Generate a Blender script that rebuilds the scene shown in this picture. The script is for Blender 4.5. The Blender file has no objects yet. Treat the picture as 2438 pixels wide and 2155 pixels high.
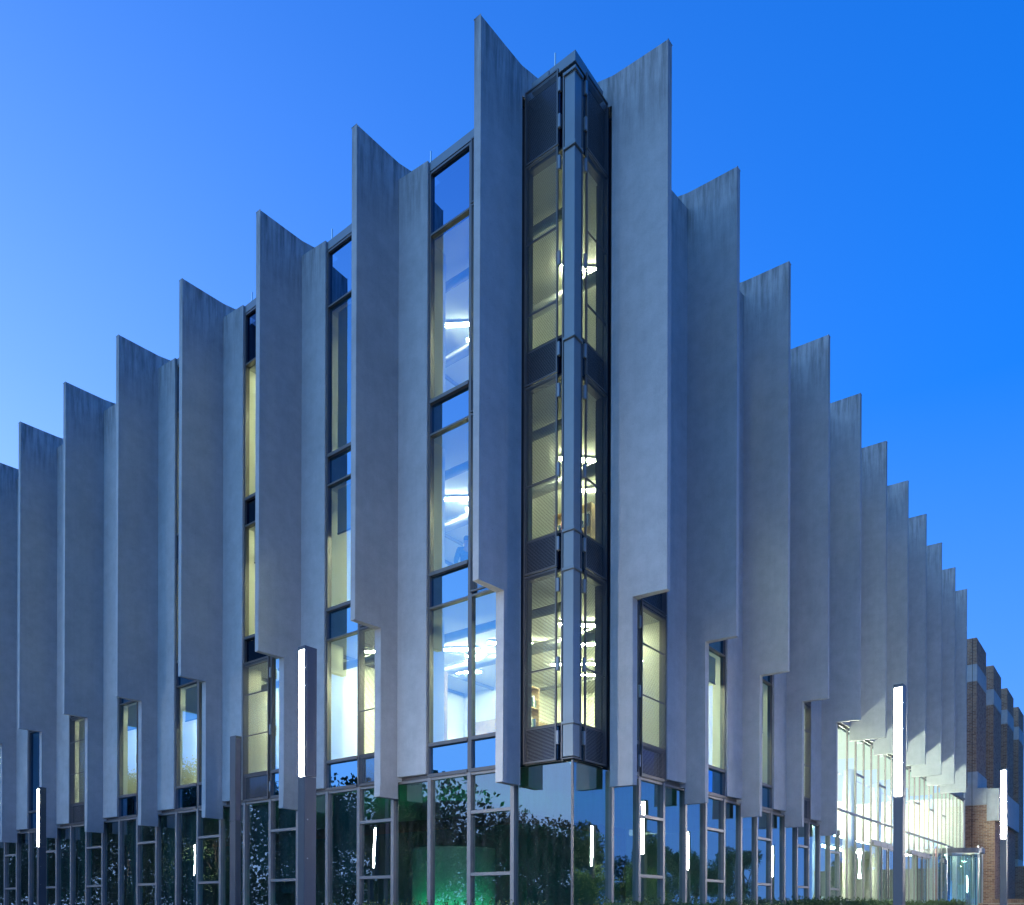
import bpy, bmesh, math, random
from mathutils import Vector, Matrix, noise
R = math.radians
random.seed(7)
sc = bpy.context.scene
col = sc.collection

# ------------------------------------------------------------------ camera
CAM = Vector((-13.358, -8.887, 1.6))
YAW = 0.9093
cd = bpy.data.cameras.new('camera')
cam = bpy.data.objects.new('camera', cd)
col.objects.link(cam)
cd.sensor_width = 36.0
cd.lens = 28.405
cd.shift_y = 0.4452
cd.clip_end = 3000
cam.rotation_mode = 'QUATERNION'
_m = Matrix.Rotation(-YAW, 4, 'Z') @ Matrix.Rotation(R(90), 4, 'X') @ Matrix.Rotation(0.0031, 4, 'Z')
cam.matrix_world = Matrix.Translation(CAM) @ _m
sc.camera = cam

# ------------------------------------------------------------------ world
w = bpy.data.worlds.new('World')
sc.world = w
w.use_nodes = True
nt = w.node_tree
nt.nodes.clear()
out = nt.nodes.new('ShaderNodeOutputWorld')
bg = nt.nodes.new('ShaderNodeBackground')
sky = nt.nodes.new('ShaderNodeTexSky')
sky.sky_type = 'NISHITA'
sky.sun_disc = False
sky.sun_elevation = R(0.5)
sky.sun_rotation = R(-24)
sky.ozone_density = 6.0
sky.air_density = 1.0
sky.dust_density = 0.2
# twilight: deep blue overhead, paler towards the horizon and palest above the set sun
def wn(t, **k):
    n_ = nt.nodes.new(t)
    for a_, v_ in k.items(): setattr(n_, a_, v_)
    return n_
def wmath(op, a_, b_=None, clamp=False):
    n_ = wn('ShaderNodeMath', operation=op, use_clamp=clamp)
    for i_, v_ in enumerate((a_, b_)):
        if v_ is None: continue
        if hasattr(v_, 'is_output'): nt.links.new(v_, n_.inputs[i_])
        else: n_.inputs[i_].default_value = v_
    return n_.outputs[0]
tc = wn('ShaderNodeTexCoord')
sep = wn('ShaderNodeSeparateXYZ')
nt.links.new(tc.outputs['Generated'], sep.inputs[0])
zz_ = wmath('MAXIMUM', sep.outputs[2], 0.0)
dot_ = wn('ShaderNodeVectorMath', operation='DOT_PRODUCT')
nt.links.new(tc.outputs['Generated'], dot_.inputs[0])
dot_.inputs[1].default_value = (-0.50, 0.86, 0.0)
glow = wmath('MULTIPLY_ADD', dot_.outputs['Value'], 0.5)
glow.node.inputs[2].default_value = 0.5
rmp = wn('ShaderNodeValToRGB')
els = rmp.color_ramp.elements
SKY = [(0.0, (0.15, 0.40, 1.10)), (0.25, (0.065, 0.30, 1.05)), (0.5, (0.0, 0.19, 0.88)), (0.75, (0.0, 0.14, 0.68)), (1.0, (0.0, 0.10, 0.58))]
while len(els) < len(SKY): els.new(0.5)
for e_, (p_, c_) in zip(els, SKY):
    e_.position = p_; e_.color = (*c_, 1)
nt.links.new(zz_, rmp.inputs[0])
lowf = wmath('POWER', wmath('SUBTRACT', 1.0, zz_), 1.35)
gf = wmath('MULTIPLY', wmath('POWER', glow, 3.0), lowf)
gf = wmath('MULTIPLY', gf, 2.15, True)
mg = wn('ShaderNodeMix', data_type='RGBA')
nt.links.new(gf, mg.inputs[0])
nt.links.new(rmp.outputs[0], mg.inputs[6])
mg.inputs[7].default_value = (0.42, 0.68, 1.25, 1)
away = wmath('MULTIPLY_ADD', glow, 0.24)
away.node.inputs[2].default_value = 0.86
sc2 = wn('ShaderNodeVectorMath', operation='SCALE')
nt.links.new(mg.outputs[2], sc2.inputs[0])
nt.links.new(away, sc2.inputs['Scale'])
bg2 = wn('ShaderNodeBackground')
nt.links.new(sc2.outputs[0], bg2.inputs[0])
bg2.inputs[1].default_value = 1.0
nt.links.new(sky.outputs[0], bg.inputs[0])
bg.inputs[1].default_value = 0.012
ash = wn('ShaderNodeAddShader')
nt.links.new(bg.outputs[0], ash.inputs[0])
nt.links.new(bg2.outputs[0], ash.inputs[1])
nt.links.new(ash.outputs[0], out.inputs[0])

# faint afterglow of the set sun, low behind the left of the picture
sd = bpy.data.lights.new('afterglow', 'SUN')
sd.energy = 0.85
sd.angle = R(60)
sd.color = (0.24, 0.62, 1.0)
so = bpy.data.objects.new('afterglow', sd)
col.objects.link(so)
so.rotation_euler = Vector((0.90, -0.10, -0.42)).to_track_quat('-Z', 'Y').to_euler()

sc.view_settings.view_transform = 'Standard'
sc.view_settings.look = 'None'
sc.view_settings.exposure = 0.3
sc.view_settings.gamma = 1.0
sc.view_settings.use_curve_mapping = False
sc.render.engine = 'CYCLES'
cy = sc.cycles
cy.use_denoising = True
try:
    cy.denoiser = 'OPENIMAGEDENOISE'
except Exception:
    pass
cy.max_bounces = 9
cy.diffuse_bounces = 4
cy.glossy_bounces = 4
cy.transmission_bounces = 4
cy.transparent_max_bounces = 14
cy.caustics_reflective = False
cy.caustics_refractive = False
cy.sample_clamp_indirect = 4.0
cy.use_light_tree = True

# ------------------------------------------------------------------ materials
def new_mat(name):
    m = bpy.data.materials.new(name)
    m.use_nodes = True
    n = m.node_tree
    n.nodes.clear()
    o = n.nodes.new('ShaderNodeOutputMaterial')
    return m, n, o

def link(n, a, b):
    n.links.new(a, b)

def noise_node(n, scale, detail=4, rough=0.55, vec=None, mapping=None):
    t = n.nodes.new('ShaderNodeTexNoise')
    t.inputs['Scale'].default_value = scale
    t.inputs['Detail'].default_value = detail
    t.inputs['Roughness'].default_value = rough
    g = n.nodes.new('ShaderNodeNewGeometry')
    mp = n.nodes.new('ShaderNodeMapping')
    if mapping:
        mp.inputs['Scale'].default_value = mapping
    link(n, g.outputs['Position'], mp.inputs['Vector'])
    link(n, mp.outputs[0], t.inputs['Vector'])
    return t

def ramp(n, src, pts):
    r = n.nodes.new('ShaderNodeValToRGB')
    el = r.color_ramp.elements
    while len(el) < len(pts):
        el.new(0.5)
    for e, (p, c) in zip(el, pts):
        e.position = p
        e.color = (c[0], c[1], c[2], 1) if hasattr(c, '__len__') else (c, c, c, 1)
    link(n, src, r.inputs[0])
    return r

def mixc(n, fac, a, b, blend='MIX'):
    x = n.nodes.new('ShaderNodeMix')
    x.data_type = 'RGBA'
    x.blend_type = blend
    for s, v in ((0, fac), (6, a), (7, b)):
        if hasattr(v, 'is_output'):
            link(n, v, x.inputs[s])
        elif s == 0:
            x.inputs[0].default_value = v
        else:
            x.inputs[s].default_value = (v[0], v[1], v[2], 1)
    return x.outputs[2]

def simple(name, color, rough=0.6, metal=0.0, var=0.12, scale=3.0, bump=0.0, bscale=60, emis=None, estr=0, spec=0.5):
    m, n, o = new_mat(name)
    p = n.nodes.new('ShaderNodeBsdfPrincipled')
    p.inputs['Roughness'].default_value = rough
    p.inputs['Metallic'].default_value = metal
    p.inputs['Specular IOR Level'].default_value = spec
    if var:
        t = noise_node(n, scale, 5)
        r = ramp(n, t.outputs[0], [(0.3, [c * (1 - var) for c in color]), (0.7, [min(1, c * (1 + var)) for c in color])])
        link(n, r.outputs[0], p.inputs['Base Color'])
    else:
        p.inputs['Base Color'].default_value = (*color, 1)
    if bump:
        tb = noise_node(n, bscale, 3)
        b = n.nodes.new('ShaderNodeBump')
        b.inputs['Strength'].default_value = bump
        b.inputs['Distance'].default_value = 0.01
        link(n, tb.outputs[0], b.inputs['Height'])
        link(n, b.outputs[0], p.inputs['Normal'])
    if emis:
        p.inputs['Emission Color'].default_value = (*emis, 1)
        p.inputs['Emission Strength'].default_value = estr
    link(n, p.outputs[0], o.inputs[0])
    return m

def concrete(name, base=(0.47, 0.47, 0.468)):
    m, n, o = new_mat(name)
    p = n.nodes.new('ShaderNodeBsdfPrincipled')
    p.inputs['Roughness'].default_value = 0.82
    p.inputs['Specular IOR Level'].default_value = 0.3
    big = noise_node(n, 0.55, 5, 0.6)
    c = ramp(n, big.outputs[0], [(0.28, [v * 0.90 for v in base]), (0.5, base), (0.75, [v * 1.06 for v in base])])
    mid = noise_node(n, 3.2, 6, 0.62)
    r2 = ramp(n, mid.outputs[0], [(0.3, 0.85), (0.66, 1.0)])
    cc = mixc(n, 1.0, c.outputs[0], r2.outputs[0], 'MULTIPLY')
    # rain streaks: tall stretched noise
    st = noise_node(n, 1.0, 6, 0.6, mapping=(7.5, 7.5, 0.45))
    r3 = ramp(n, st.outputs[0], [(0.35, 0.80), (0.56, 1.0)])
    cc = mixc(n, 0.2, cc, r3.outputs[0], 'MULTIPLY')
    # fine pores and grain
    gr = noise_node(n, 45, 3, 0.7)
    r4 = ramp(n, gr.outputs[0], [(0.3, 0.88), (0.6, 1.0)])
    cc = mixc(n, 0.8, cc, r4.outputs[0], 'MULTIPLY')
    po = noise_node(n, 16, 2, 0.5)
    r5 = ramp(n, po.outputs[0], [(0.22, 0.62), (0.27, 1.0)])
    cc = mixc(n, 0.6, cc, r5.outputs[0], 'MULTIPLY')
    # algae and soot washed down from the exposed tops
    g = n.nodes.new('ShaderNodeNewGeometry')
    sx = n.nodes.new('ShaderNodeSeparateXYZ')
    link(n, g.outputs['Position'], sx.inputs[0])
    run = noise_node(n, 1.0, 5, 0.65, mapping=(8.0, 8.0, 0.75))
    mr = n.nodes.new('ShaderNodeMapRange')
    mr.inputs[1].default_value = 16.9
    mr.inputs[2].default_value = 19.0
    link(n, sx.outputs[2], mr.inputs[0])
    mul = n.nodes.new('ShaderNodeMath')
    mul.operation = 'MULTIPLY'
    r6 = ramp(n, run.outputs[0], [(0.38, 0.0), (0.66, 1.0)])
    link(n, mr.outputs[0], mul.inputs[0])
    link(n, r6.outputs[0], mul.inputs[1])
    pw = n.nodes.new('ShaderNodeMath')
    pw.operation = 'MULTIPLY'
    pw.inputs[1].default_value = 0.85
    pw.use_clamp = True
    link(n, mul.outputs[0], pw.inputs[0])
    cc = mixc(n, pw.outputs[0], cc, (0.11, 0.115, 0.11))
    link(n, cc, p.inputs['Base Color'])
    b = n.nodes.new('ShaderNodeBump')
    b.inputs['Strength'].default_value = 0.25
    b.inputs['Distance'].default_value = 0.006
    tb = noise_node(n, 28, 5, 0.7)
    link(n, tb.outputs[0], b.inputs['Height'])
    b2 = n.nodes.new('ShaderNodeBump')
    b2.inputs['Strength'].default_value = 0.25
    b2.inputs['Distance'].default_value = 0.018
    tb2 = noise_node(n, 1.3, 3, 0.5)
    link(n, tb2.outputs[0], b2.inputs['Height'])
    link(n, b.outputs[0], b2.inputs['Normal'])
    link(n, b2.outputs[0], p.inputs['Normal'])
    link(n, p.outputs[0], o.inputs[0])
    return m

def glass(name, tintc, refl=1.75, base=0.0, dirt=0.0, wav=0.012, gc=(0.62, 0.86, 1.0)):
    m, n, o = new_mat(name)
    tr = n.nodes.new('ShaderNodeBsdfTransparent')
    tr.inputs[0].default_value = (*tintc, 1)
    gl = n.nodes.new('ShaderNodeBsdfGlossy')
    gl.inputs['Roughness'].default_value = 0.0
    gl.inputs['Color'].default_value = (*gc, 1)
    fr = n.nodes.new('ShaderNodeFresnel')
    fr.inputs[0].default_value = refl
    mt = n.nodes.new('ShaderNodeMath')
    mt.operation = 'ADD'
    mt.use_clamp = True
    mt.inputs[1].default_value = base
    link(n, fr.outputs[0], mt.inputs[0])
    mx = n.nodes.new('ShaderNodeMixShader')
    link(n, mt.outputs[0], mx.inputs[0])
    link(n, tr.outputs[0], mx.inputs[1])
    link(n, gl.outputs[0], mx.inputs[2])
    if wav:
        t = noise_node(n, 0.9, 1, 0.3)
        b = n.nodes.new('ShaderNodeBump')
        b.inputs['Strength'].default_value = 0.5
        b.inputs['Distance'].default_value = wav
        link(n, t.outputs[0], b.inputs['Height'])
        link(n, b.outputs[0], gl.inputs['Normal'])
    last = mx.outputs[0]
    if dirt:
        df = n.nodes.new('ShaderNodeBsdfDiffuse')
        df.inputs[0].default_value = (0.42, 0.43, 0.42, 1)
        t = noise_node(n, 1.0, 6, 0.75, mapping=(7, 7, 1.2))
        t2 = noise_node(n, 60, 2, 0.6)
        r = ramp(n, t.outputs[0], [(0.4, 0.0), (0.75, dirt)])
        r2 = ramp(n, t2.outputs[0], [(0.45, 0.25), (0.62, 1.0)])
        mm = mixc(n, 1.0, r.outputs[0], r2.outputs[0], 'MULTIPLY')
        m2 = n.nodes.new('ShaderNodeMixShader')
        link(n, mm, m2.inputs[0])
        link(n, last, m2.inputs[1])
        link(n, df.outputs[0], m2.inputs[2])
        last = m2.outputs[0]
    link(n, last, o.inputs[0])
    return m

def mesh_metal(name, pitch=0.028):
    """fine horizontally slotted metal: bars and gaps"""
    m, n, o = new_mat(name)
    p = n.nodes.new('ShaderNodeBsdfPrincipled')
    p.inputs['Base Color'].default_value = (0.11, 0.105, 0.11, 1)
    p.inputs['Roughness'].default_value = 0.45
    p.inputs['Metallic'].default_value = 0.3
    tr = n.nodes.new('ShaderNodeBsdfTransparent')
    g = n.nodes.new('ShaderNodeNewGeometry')
    sx = n.nodes.new('ShaderNodeSeparateXYZ')
    link(n, g.outputs['Position'], sx.inputs[0])
    a = n.nodes.new('ShaderNodeMath'); a.operation = 'DIVIDE'; a.inputs[1].default_value = pitch
    link(n, sx.outputs[2], a.inputs[0])
    f = n.nodes.new('ShaderNodeMath'); f.operation = 'FRACT'
    link(n, a.outputs[0], f.inputs[0])
    s = n.nodes.new('ShaderNodeMath'); s.operation = 'GREATER_THAN'; s.inputs[1].default_value = 0.56
    link(n, f.outputs[0], s.inputs[0])
    mx = n.nodes.new('ShaderNodeMixShader')
    link(n, s.outputs[0], mx.inputs[0])
    link(n, tr.outputs[0], mx.inputs[1])
    link(n, p.outputs[0], mx.inputs[2])
    link(n, mx.outputs[0], o.inputs[0])
    return m

def emit(name, color, strength):
    m, n, o = new_mat(name)
    e = n.nodes.new('ShaderNodeEmission')
    e.inputs[0].default_value = (*color, 1)
    e.inputs[1].default_value = strength
    link(n, e.outputs[0], o.inputs[0])
    return m

def brick_mat(name):
    m, n, o = new_mat(name)
    p = n.nodes.new('ShaderNodeBsdfPrincipled')
    p.inputs['Roughness'].default_value = 0.85
    a = n.nodes.new('ShaderNodeAttribute')
    a.attribute_name = 'tone'
    oi = n.nodes.new('ShaderNodeObjectInfo')
    ad = n.nodes.new('ShaderNodeMath'); ad.operation = 'ADD'
    link(n, a.outputs['Fac'], ad.inputs[0])
    link(n, oi.outputs['Random'], ad.inputs[1])
    fr = n.nodes.new('ShaderNodeMath'); fr.operation = 'FRACT'
    link(n, ad.outputs[0], fr.inputs[0])
    r = ramp(n, fr.outputs[0], [(0.0, (0.24, 0.13, 0.085)), (0.35, (0.33, 0.19, 0.12)), (0.7, (0.42, 0.25, 0.155)), (1.0, (0.28, 0.17, 0.12))])
    t = noise_node(n, 9, 5, 0.7)
    r2 = ramp(n, t.outputs[0], [(0.3, 0.7), (0.7, 1.1)])
    link(n, mixc(n, 1.0, r.outputs[0], r2.outputs[0], 'MULTIPLY'), p.inputs['Base Color'])
    link(n, p.outputs[0], o.inputs[0])
    return m

def leaf_mat(name, dark, light):
    m, n, o = new_mat(name)
    p = n.nodes.new('ShaderNodeBsdfPrincipled')
    p.inputs['Roughness'].default_value = 0.55
    t = noise_node(n, 2.3, 4, 0.7)
    r = ramp(n, t.outputs[0], [(0.3, dark), (0.7, light)])
    link(n, r.outputs[0], p.inputs['Base Color'])
    tl = n.nodes.new('ShaderNodeBsdfTranslucent')
    link(n, r.outputs[0], tl.inputs[0])
    mx = n.nodes.new('ShaderNodeMixShader')
    mx.inputs[0].default_value = 0.3
    link(n, p.outputs[0], mx.inputs[1])
    link(n, tl.outputs[0], mx.inputs[2])
    link(n, mx.outputs[0], o.inputs[0])
    return m

M = {}
M['conc'] = concrete('precast_concrete')
M['conc2'] = concrete('old_concrete', (0.42, 0.41, 0.39))
M['frame'] = simple('bronze_anodised_frame', (0.14, 0.13, 0.13), 0.38, 0.45, 0.08)
M['lit_frame'] = simple('lamplit_ground_frame', (0.27, 0.25, 0.245), 0.45, 0.3, 0.08)  # frame colour lightened to carry the lamplight near the ground
M['coping'] = simple('grey_metal_coping', (0.19, 0.22, 0.24), 0.42, 0.35, 0.08, 1.2)
M['clad'] = simple('corner_cladding', (0.20, 0.23, 0.25), 0.4, 0.3, 0.06, 1.5)
M['bracket'] = simple('bracket_metal', (0.26, 0.27, 0.28), 0.4, 0.6, 0.05)
M['mesh'] = mesh_metal('slotted_screen')
M['glass'] = glass('window_glass', (0.84, 0.94, 0.84), 1.7, 0.36, wav=0.004, gc=(0.20, 0.60, 1.0))
M['sglass'] = glass('spandrel_glass', (0.2, 0.26, 0.34), 1.7, 0.50, wav=0.004, gc=(0.30, 0.66, 1.0))
M['cglass'] = glass('clear_office_glass', (0.88, 0.94, 0.84), 1.45, 0.0, wav=0.004, gc=(0.6, 0.8, 1.0))
M['dglass'] = glass('dark_spandrel_glass', (0.12, 0.16, 0.22), 1.6, 0.02, wav=0.004, gc=(0.3, 0.6, 1.0))
M['gglass'] = glass('dusty_ground_glass', (0.46, 0.68, 0.66), 1.8, 0.22, dirt=0.12, wav=0.004, gc=(0.85, 0.96, 1.0))
M['lglass'] = glass('lobby_glass', (0.86, 0.95, 0.90), 1.55, 0.08, dirt=0.03, wav=0.004)
M['dark'] = simple('dark_void_board', (0.035, 0.04, 0.05), 0.7, 0, 0.1)
M['plaster'] = simple('white_plaster', (0.74, 0.75, 0.68), 0.8, 0, 0.03, 1.0)
M['ceil'] = simple('ceiling_board', (0.70, 0.71, 0.66), 0.9, 0, 0.03, 1.0)
M['ifloor'] = simple('interior_floor', (0.22, 0.21, 0.20), 0.5, 0, 0.1)
M['blind'] = simple('teal_blind', (0.10, 0.22, 0.25), 0.8, 0, 0.08, 2.0)
M['teal'] = simple('teal_wall', (0.12, 0.34, 0.38), 0.7, 0, 0.08, 1.0)
M['dim'] = emit('dim_tube', (0.16, 0.55, 0.66), 1.6)
M['red'] = simple('red_board', (0.45, 0.13, 0.08), 0.6, 0, 0.1)
M['wood'] = simple('pale_wood', (0.42, 0.30, 0.17), 0.6, 0, 0.2, 8)
M['strip'] = emit('office_strip_tube', (0.95, 1.0, 0.66), 200)
M['strip1'] = emit('lower_office_tube', (0.95, 1.0, 0.66), 240)
M['strip3'] = emit('dimmed_office_tube', (0.95, 1.0, 0.66), 75)
M['hall_glow'] = emit('added_hall_glow', (0.90, 1.0, 0.84), 1.1)  # weak glow added across the hall ceiling so it looks lit
M['cove'] = emit('cove_tube', (0.93, 1.0, 0.84), 620)
M['gallery'] = emit('added_hall_panel', (0.95, 1.0, 0.80), 70)  # emitter of the panels added to brighten the lower hall
M['greenlamp'] = emit('green_uplight_lens', (0.02, 1.0, 0.38), 13)
M['spot'] = emit('warm_spot_lens', (1.0, 0.86, 0.6), 60)
M['led'] = emit('led_panel', (1.0, 0.95, 0.84), 185)
M['ledoff'] = simple('led_panel_off', (0.12, 0.11, 0.15), 0.35, 0.2, 0.1, 6)
M['pole'] = simple('lamp_column_paint', (0.075, 0.08, 0.095), 0.45, 0.15, 0.08, 2)
M['polel'] = simple('lamp_column_edge', (0.17, 0.16, 0.17), 0.45, 0.2, 0.08, 2)
M['brick'] = brick_mat('brown_brick')
M['mortar'] = simple('mortar', (0.42, 0.36, 0.28), 0.9, 0, 0.15, 6)
M['white'] = simple('white_paint', (0.75, 0.75, 0.75), 0.5, 0, 0.05)
M['paving'] = simple('concrete_paving', (0.24, 0.235, 0.22), 0.8, 0, 0.2, 1.4, 0.3, 30)
M['grass'] = simple('lawn', (0.045, 0.075, 0.025), 0.9, 0, 0.4, 5, 0.6, 60)
M['soil'] = simple('planting_bed', (0.06, 0.045, 0.03), 0.95, 0, 0.3, 9)
M['asph'] = simple('asphalt', (0.05, 0.05, 0.052), 0.85, 0, 0.2, 4)
M['leafd'] = leaf_mat('dark_leaves', (0.02, 0.045, 0.018), (0.055, 0.10, 0.035))
M['leafl'] = leaf_mat('lamplit_leaves', (0.06, 0.12, 0.025), (0.14, 0.24, 0.05))  # bush leaves brightened, lamplight put into their colour
M['hedge'] = leaf_mat('hedge_leaves', (0.05, 0.085, 0.03), (0.13, 0.19, 0.07))
M['bark'] = simple('bark', (0.10, 0.075, 0.055), 0.9, 0, 0.3, 8)
M['shirt'] = simple('blue_shirt', (0.10, 0.20, 0.38), 0.8, 0, 0.3, 25)
M['skin'] = simple('skin', (0.45, 0.28, 0.2), 0.6, 0, 0.05)
M['hair'] = simple('dark_hair', (0.03, 0.025, 0.02), 0.6, 0, 0.2, 20)
M['chair'] = simple('blue_fabric', (0.03, 0.09, 0.25), 0.7, 0, 0.1)
M['steel'] = simple('brushed_steel', (0.5, 0.5, 0.5), 0.3, 0.9, 0.05)

def blind_mat():
    m, n, o = new_mat('translucent_blind')
    d = n.nodes.new('ShaderNodeBsdfDiffuse'); d.inputs[0].default_value = (0.5, 0.5, 0.44, 1)
    t = n.nodes.new('ShaderNodeBsdfTranslucent'); t.inputs[0].default_value = (0.45, 0.46, 0.36, 1)
    x = n.nodes.new('ShaderNodeMixShader'); x.inputs[0].default_value = 0.5
    link(n, d.outputs[0], x.inputs[1]); link(n, t.outputs[0], x.inputs[2]); link(n, x.outputs[0], o.inputs[0])
    return m
M['cblind'] = blind_mat()

# ------------------------------------------------------------------ mesh helpers
class MB:
    def __init__(s):
        s.v = []; s.f = []; s.mi = []
    def hexa(s, p, mi=0):
        """p: 8 points, bottom ring 0-3, top ring 4-7"""
        b = len(s.v); s.v += [tuple(q) for q in p]
        for f in ((0, 3, 2, 1), (4, 5, 6, 7), (0, 1, 5, 4), (1, 2, 6, 5), (2, 3, 7, 6), (3, 0, 4, 7)):
            s.f.append(tuple(b + i for i in f)); s.mi.append(mi)
    def box(s, x0, x1, y0, y1, z0, z1, mi=0):
        s.hexa([(x0, y0, z0), (x1, y0, z0), (x1, y1, z0), (x0, y1, z0), (x0, y0, z1), (x1, y0, z1), (x1, y1, z1), (x0, y1, z1)], mi)
    def quad(s, a, b_, c, d, mi=0):
        if abs(a[0] - b_[0]) < 0.02 and abs(a[1] - b_[1]) > 0.05 and abs(a[2] - c[2]) > 0.05:
            a, b_, c, d = b_, a, d, c      # panes on the left facade face outwards
        b = len(s.v); s.v += [tuple(a), tuple(b_), tuple(c), tuple(d)]
        s.f.append((b, b + 1, b + 2, b + 3)); s.mi.append(mi)
    def tube(s, pts, rad, seg=8, mi=0, cap=True):
        rings = []
        for i, p in enumerate(pts):
            p = Vector(p)
            d = (Vector(pts[min(i + 1, len(pts) - 1)]) - Vector(pts[max(i - 1, 0)])).normalized()
            a = d.orthogonal().normalized(); c = d.cross(a)
            r = rad[i] if hasattr(rad, '__len__') else rad
            ring = []
            for k in range(seg):
                t = 2 * math.pi * k / seg
                ring.append(len(s.v)); s.v.append(tuple(p + a * math.cos(t) * r + c * math.sin(t) * r))
            rings.append(ring)
        for i in range(len(rings) - 1):
            for k in range(seg):
                s.f.append((rings[i][k], rings[i][(k + 1) % seg], rings[i + 1][(k + 1) % seg], rings[i + 1][k])); s.mi.append(mi)
        if cap:
            s.f.append(tuple(rings[0][::-1])); s.mi.append(mi)
            s.f.append(tuple(rings[-1])); s.mi.append(mi)
    def build(s, name, mat, parent=None, fix=True, bevel=0, smooth=False):
        me = bpy.data.meshes.new(name)
        me.from_pydata(s.v, [], s.f)
        mats = mat if isinstance(mat, (list, tuple)) else [mat]
        for k in mats:
            me.materials.append(M[k])
        if len(mats) > 1:
            for p, i in zip(me.polygons, s.mi):
                p.material_index = i
        if fix or bevel:
            bm = bmesh.new(); bm.from_mesh(me)
            if bevel:
                bmesh.ops.remove_doubles(bm, verts=bm.verts, dist=1e-5)
                es = [e for e in bm.edges if len(e.link_faces) == 2 and e.calc_face_angle(0) > 0.6]
                bmesh.ops.bevel(bm, geom=es, offset=bevel, segments=1, affect='EDGES', clamp_overlap=True)
            bmesh.ops.recalc_face_normals(bm, faces=bm.faces)
            bm.to_mesh(me); bm.free()
        if smooth:
            for p in me.polygons:
                p.use_smooth = True
        me.update()
        o = bpy.data.objects.new(name, me)
        col.objects.link(o)
        if parent:
            o.parent = parent
        return o

def tag(o, label=None, cat=None, group=None, kind=None):
    if label: o['label'] = label
    if cat: o['category'] = cat
    if group: o['group'] = group
    if kind: o['kind'] = kind
    return o

def empty(name, loc=(0, 0, 0), parent=None):
    o = bpy.data.objects.new(name, None)
    o.empty_display_size = 0.3
    col.objects.link(o)
    o.location = loc
    if parent: o.parent = parent
    return o

# facade frame: s along the facade from the corner, d outwards, z up
def P(side, s, d, z):
    return (-d, s, z) if side == 'L' else (s, -d, z)

def fbox(mb, side, s0, s1, d0, d1, z0, z1, mi=0):
    a = P(side, s0, d0, z0); b = P(side, s1, d1, z1)
    mb.box(min(a[0], b[0]), max(a[0], b[0]), min(a[1], b[1]), max(a[1], b[1]), z0, z1, mi)

SP = {'L': 3.588, 'R': 3.4997}
S0 = {'L': 1.283, 'R': 1.2576}
TIP = {'L': 1.373, 'R': 1.395}
CR = {'L': 0.159, 'R': 0.180}
NF = {'L': 9, 'R': 11}
ZT, ZB, ZL, ZP, ZC = 18.98, 8.0, 4.15, 4.64, 18.58
TH = 0.169

bld = empty('office_building', (0, 0, 0))
tag(bld, 'angular university building with tall concrete fins, glass strips and a lit interior at dusk', 'building')

# ------------------------------------------------------------------ concrete fins
def blade(side, k):
    s0 = S0[side] + SP[side] * k
    limb = not (side == 'R' and k >= 5)
    tip, cr = TIP[side], CR[side]
    off = {tip: 0.0, 0.65: -0.035, cr: -0.062, cr - 0.05: -0.07, -0.45: -0.21}
    off2 = {tip: TH, 0.65: TH, cr: TH, cr - 0.05: TH, -0.45: 0.06}
    ds = [tip, 0.65, cr, cr - 0.05, -0.45]
    zb = [ZB, ZL if limb else ZB, ZL if limb else ZB, (ZP - 0.1) if limb else ZB + 0.52]
    if k == 0: zb[3] = 18.34
    vs = []; fs = []
    def vert(d, z, far):
        p = P(side, s0 + (off2[d] if far else off[d]), d, z)
        vs.append(p); return len(vs) - 1
    mb = MB()
    # profile polygon (d,z) walked round, shared vertices both sides
    prof = [(tip, ZT)]
    prof += [(tip, zb[0]), (0.65, zb[0])]
    if limb: prof += [(0.65, ZL)]
    prof += [(cr, zb[1]), (cr - 0.05, zb[2])]
    prof += [(cr - 0.05, zb[3]), (-0.45, zb[3]), (-0.45, ZT), (cr - 0.05, ZT), (cr, ZT), (0.65, ZT)]
    # strips between successive d columns
    cols = [(tip, 0.65, zb[0]), (0.65, cr, zb[1]), (cr, cr - 0.05, zb[2]), (cr - 0.05, -0.45, zb[3])]
    levels = sorted({ZT, ZB, zb[1], zb[3]})
    idx = {}
    def gv(d, z, far):
        key = (d, z, far)
        if key not in idx:
            mb.v.append(P(side, s0 + (off2[d] if far else off[d]), d, z)); idx[key] = len(mb.v) - 1
        return idx[key]
    def add(f): mb.f.append(tuple(f)); mb.mi.append(0)
    for ci, (da, db, z0) in enumerate(cols):
        lv = [z for z in levels if z >= z0]
        for za, zz in zip(lv, lv[1:]):
            for far in (0, 1):
                add([gv(da, za, far), gv(db, za, far), gv(db, zz, far), gv(da, zz, far)])
        add([gv(da, z0, 0), gv(db, z0, 0), gv(db, z0, 1), gv(da, z0, 1)])
        add([gv(da, ZT, 0), gv(db, ZT, 0), gv(db, ZT, 1), gv(da, ZT, 1)])
    def riser(d, za, zb_):
        lv = [z for z in levels if za - 1e-6 <= z <= zb_ + 1e-6]
        for a, b in zip(lv, lv[1:]):
            add([gv(d, a, 0), gv(d, a, 1), gv(d, b, 1), gv(d, b, 0)])
    riser(tip, zb[0], ZT)
    if zb[1] < zb[0]: riser(0.65, zb[1], zb[0])
    if zb[3] > zb[2]: riser(cr - 0.05, zb[2], zb[3])
    riser(-0.45, zb[3], ZT)
    o = mb.build('concrete_fin', 'conc', bld, bevel=0.010)
    return o

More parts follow.
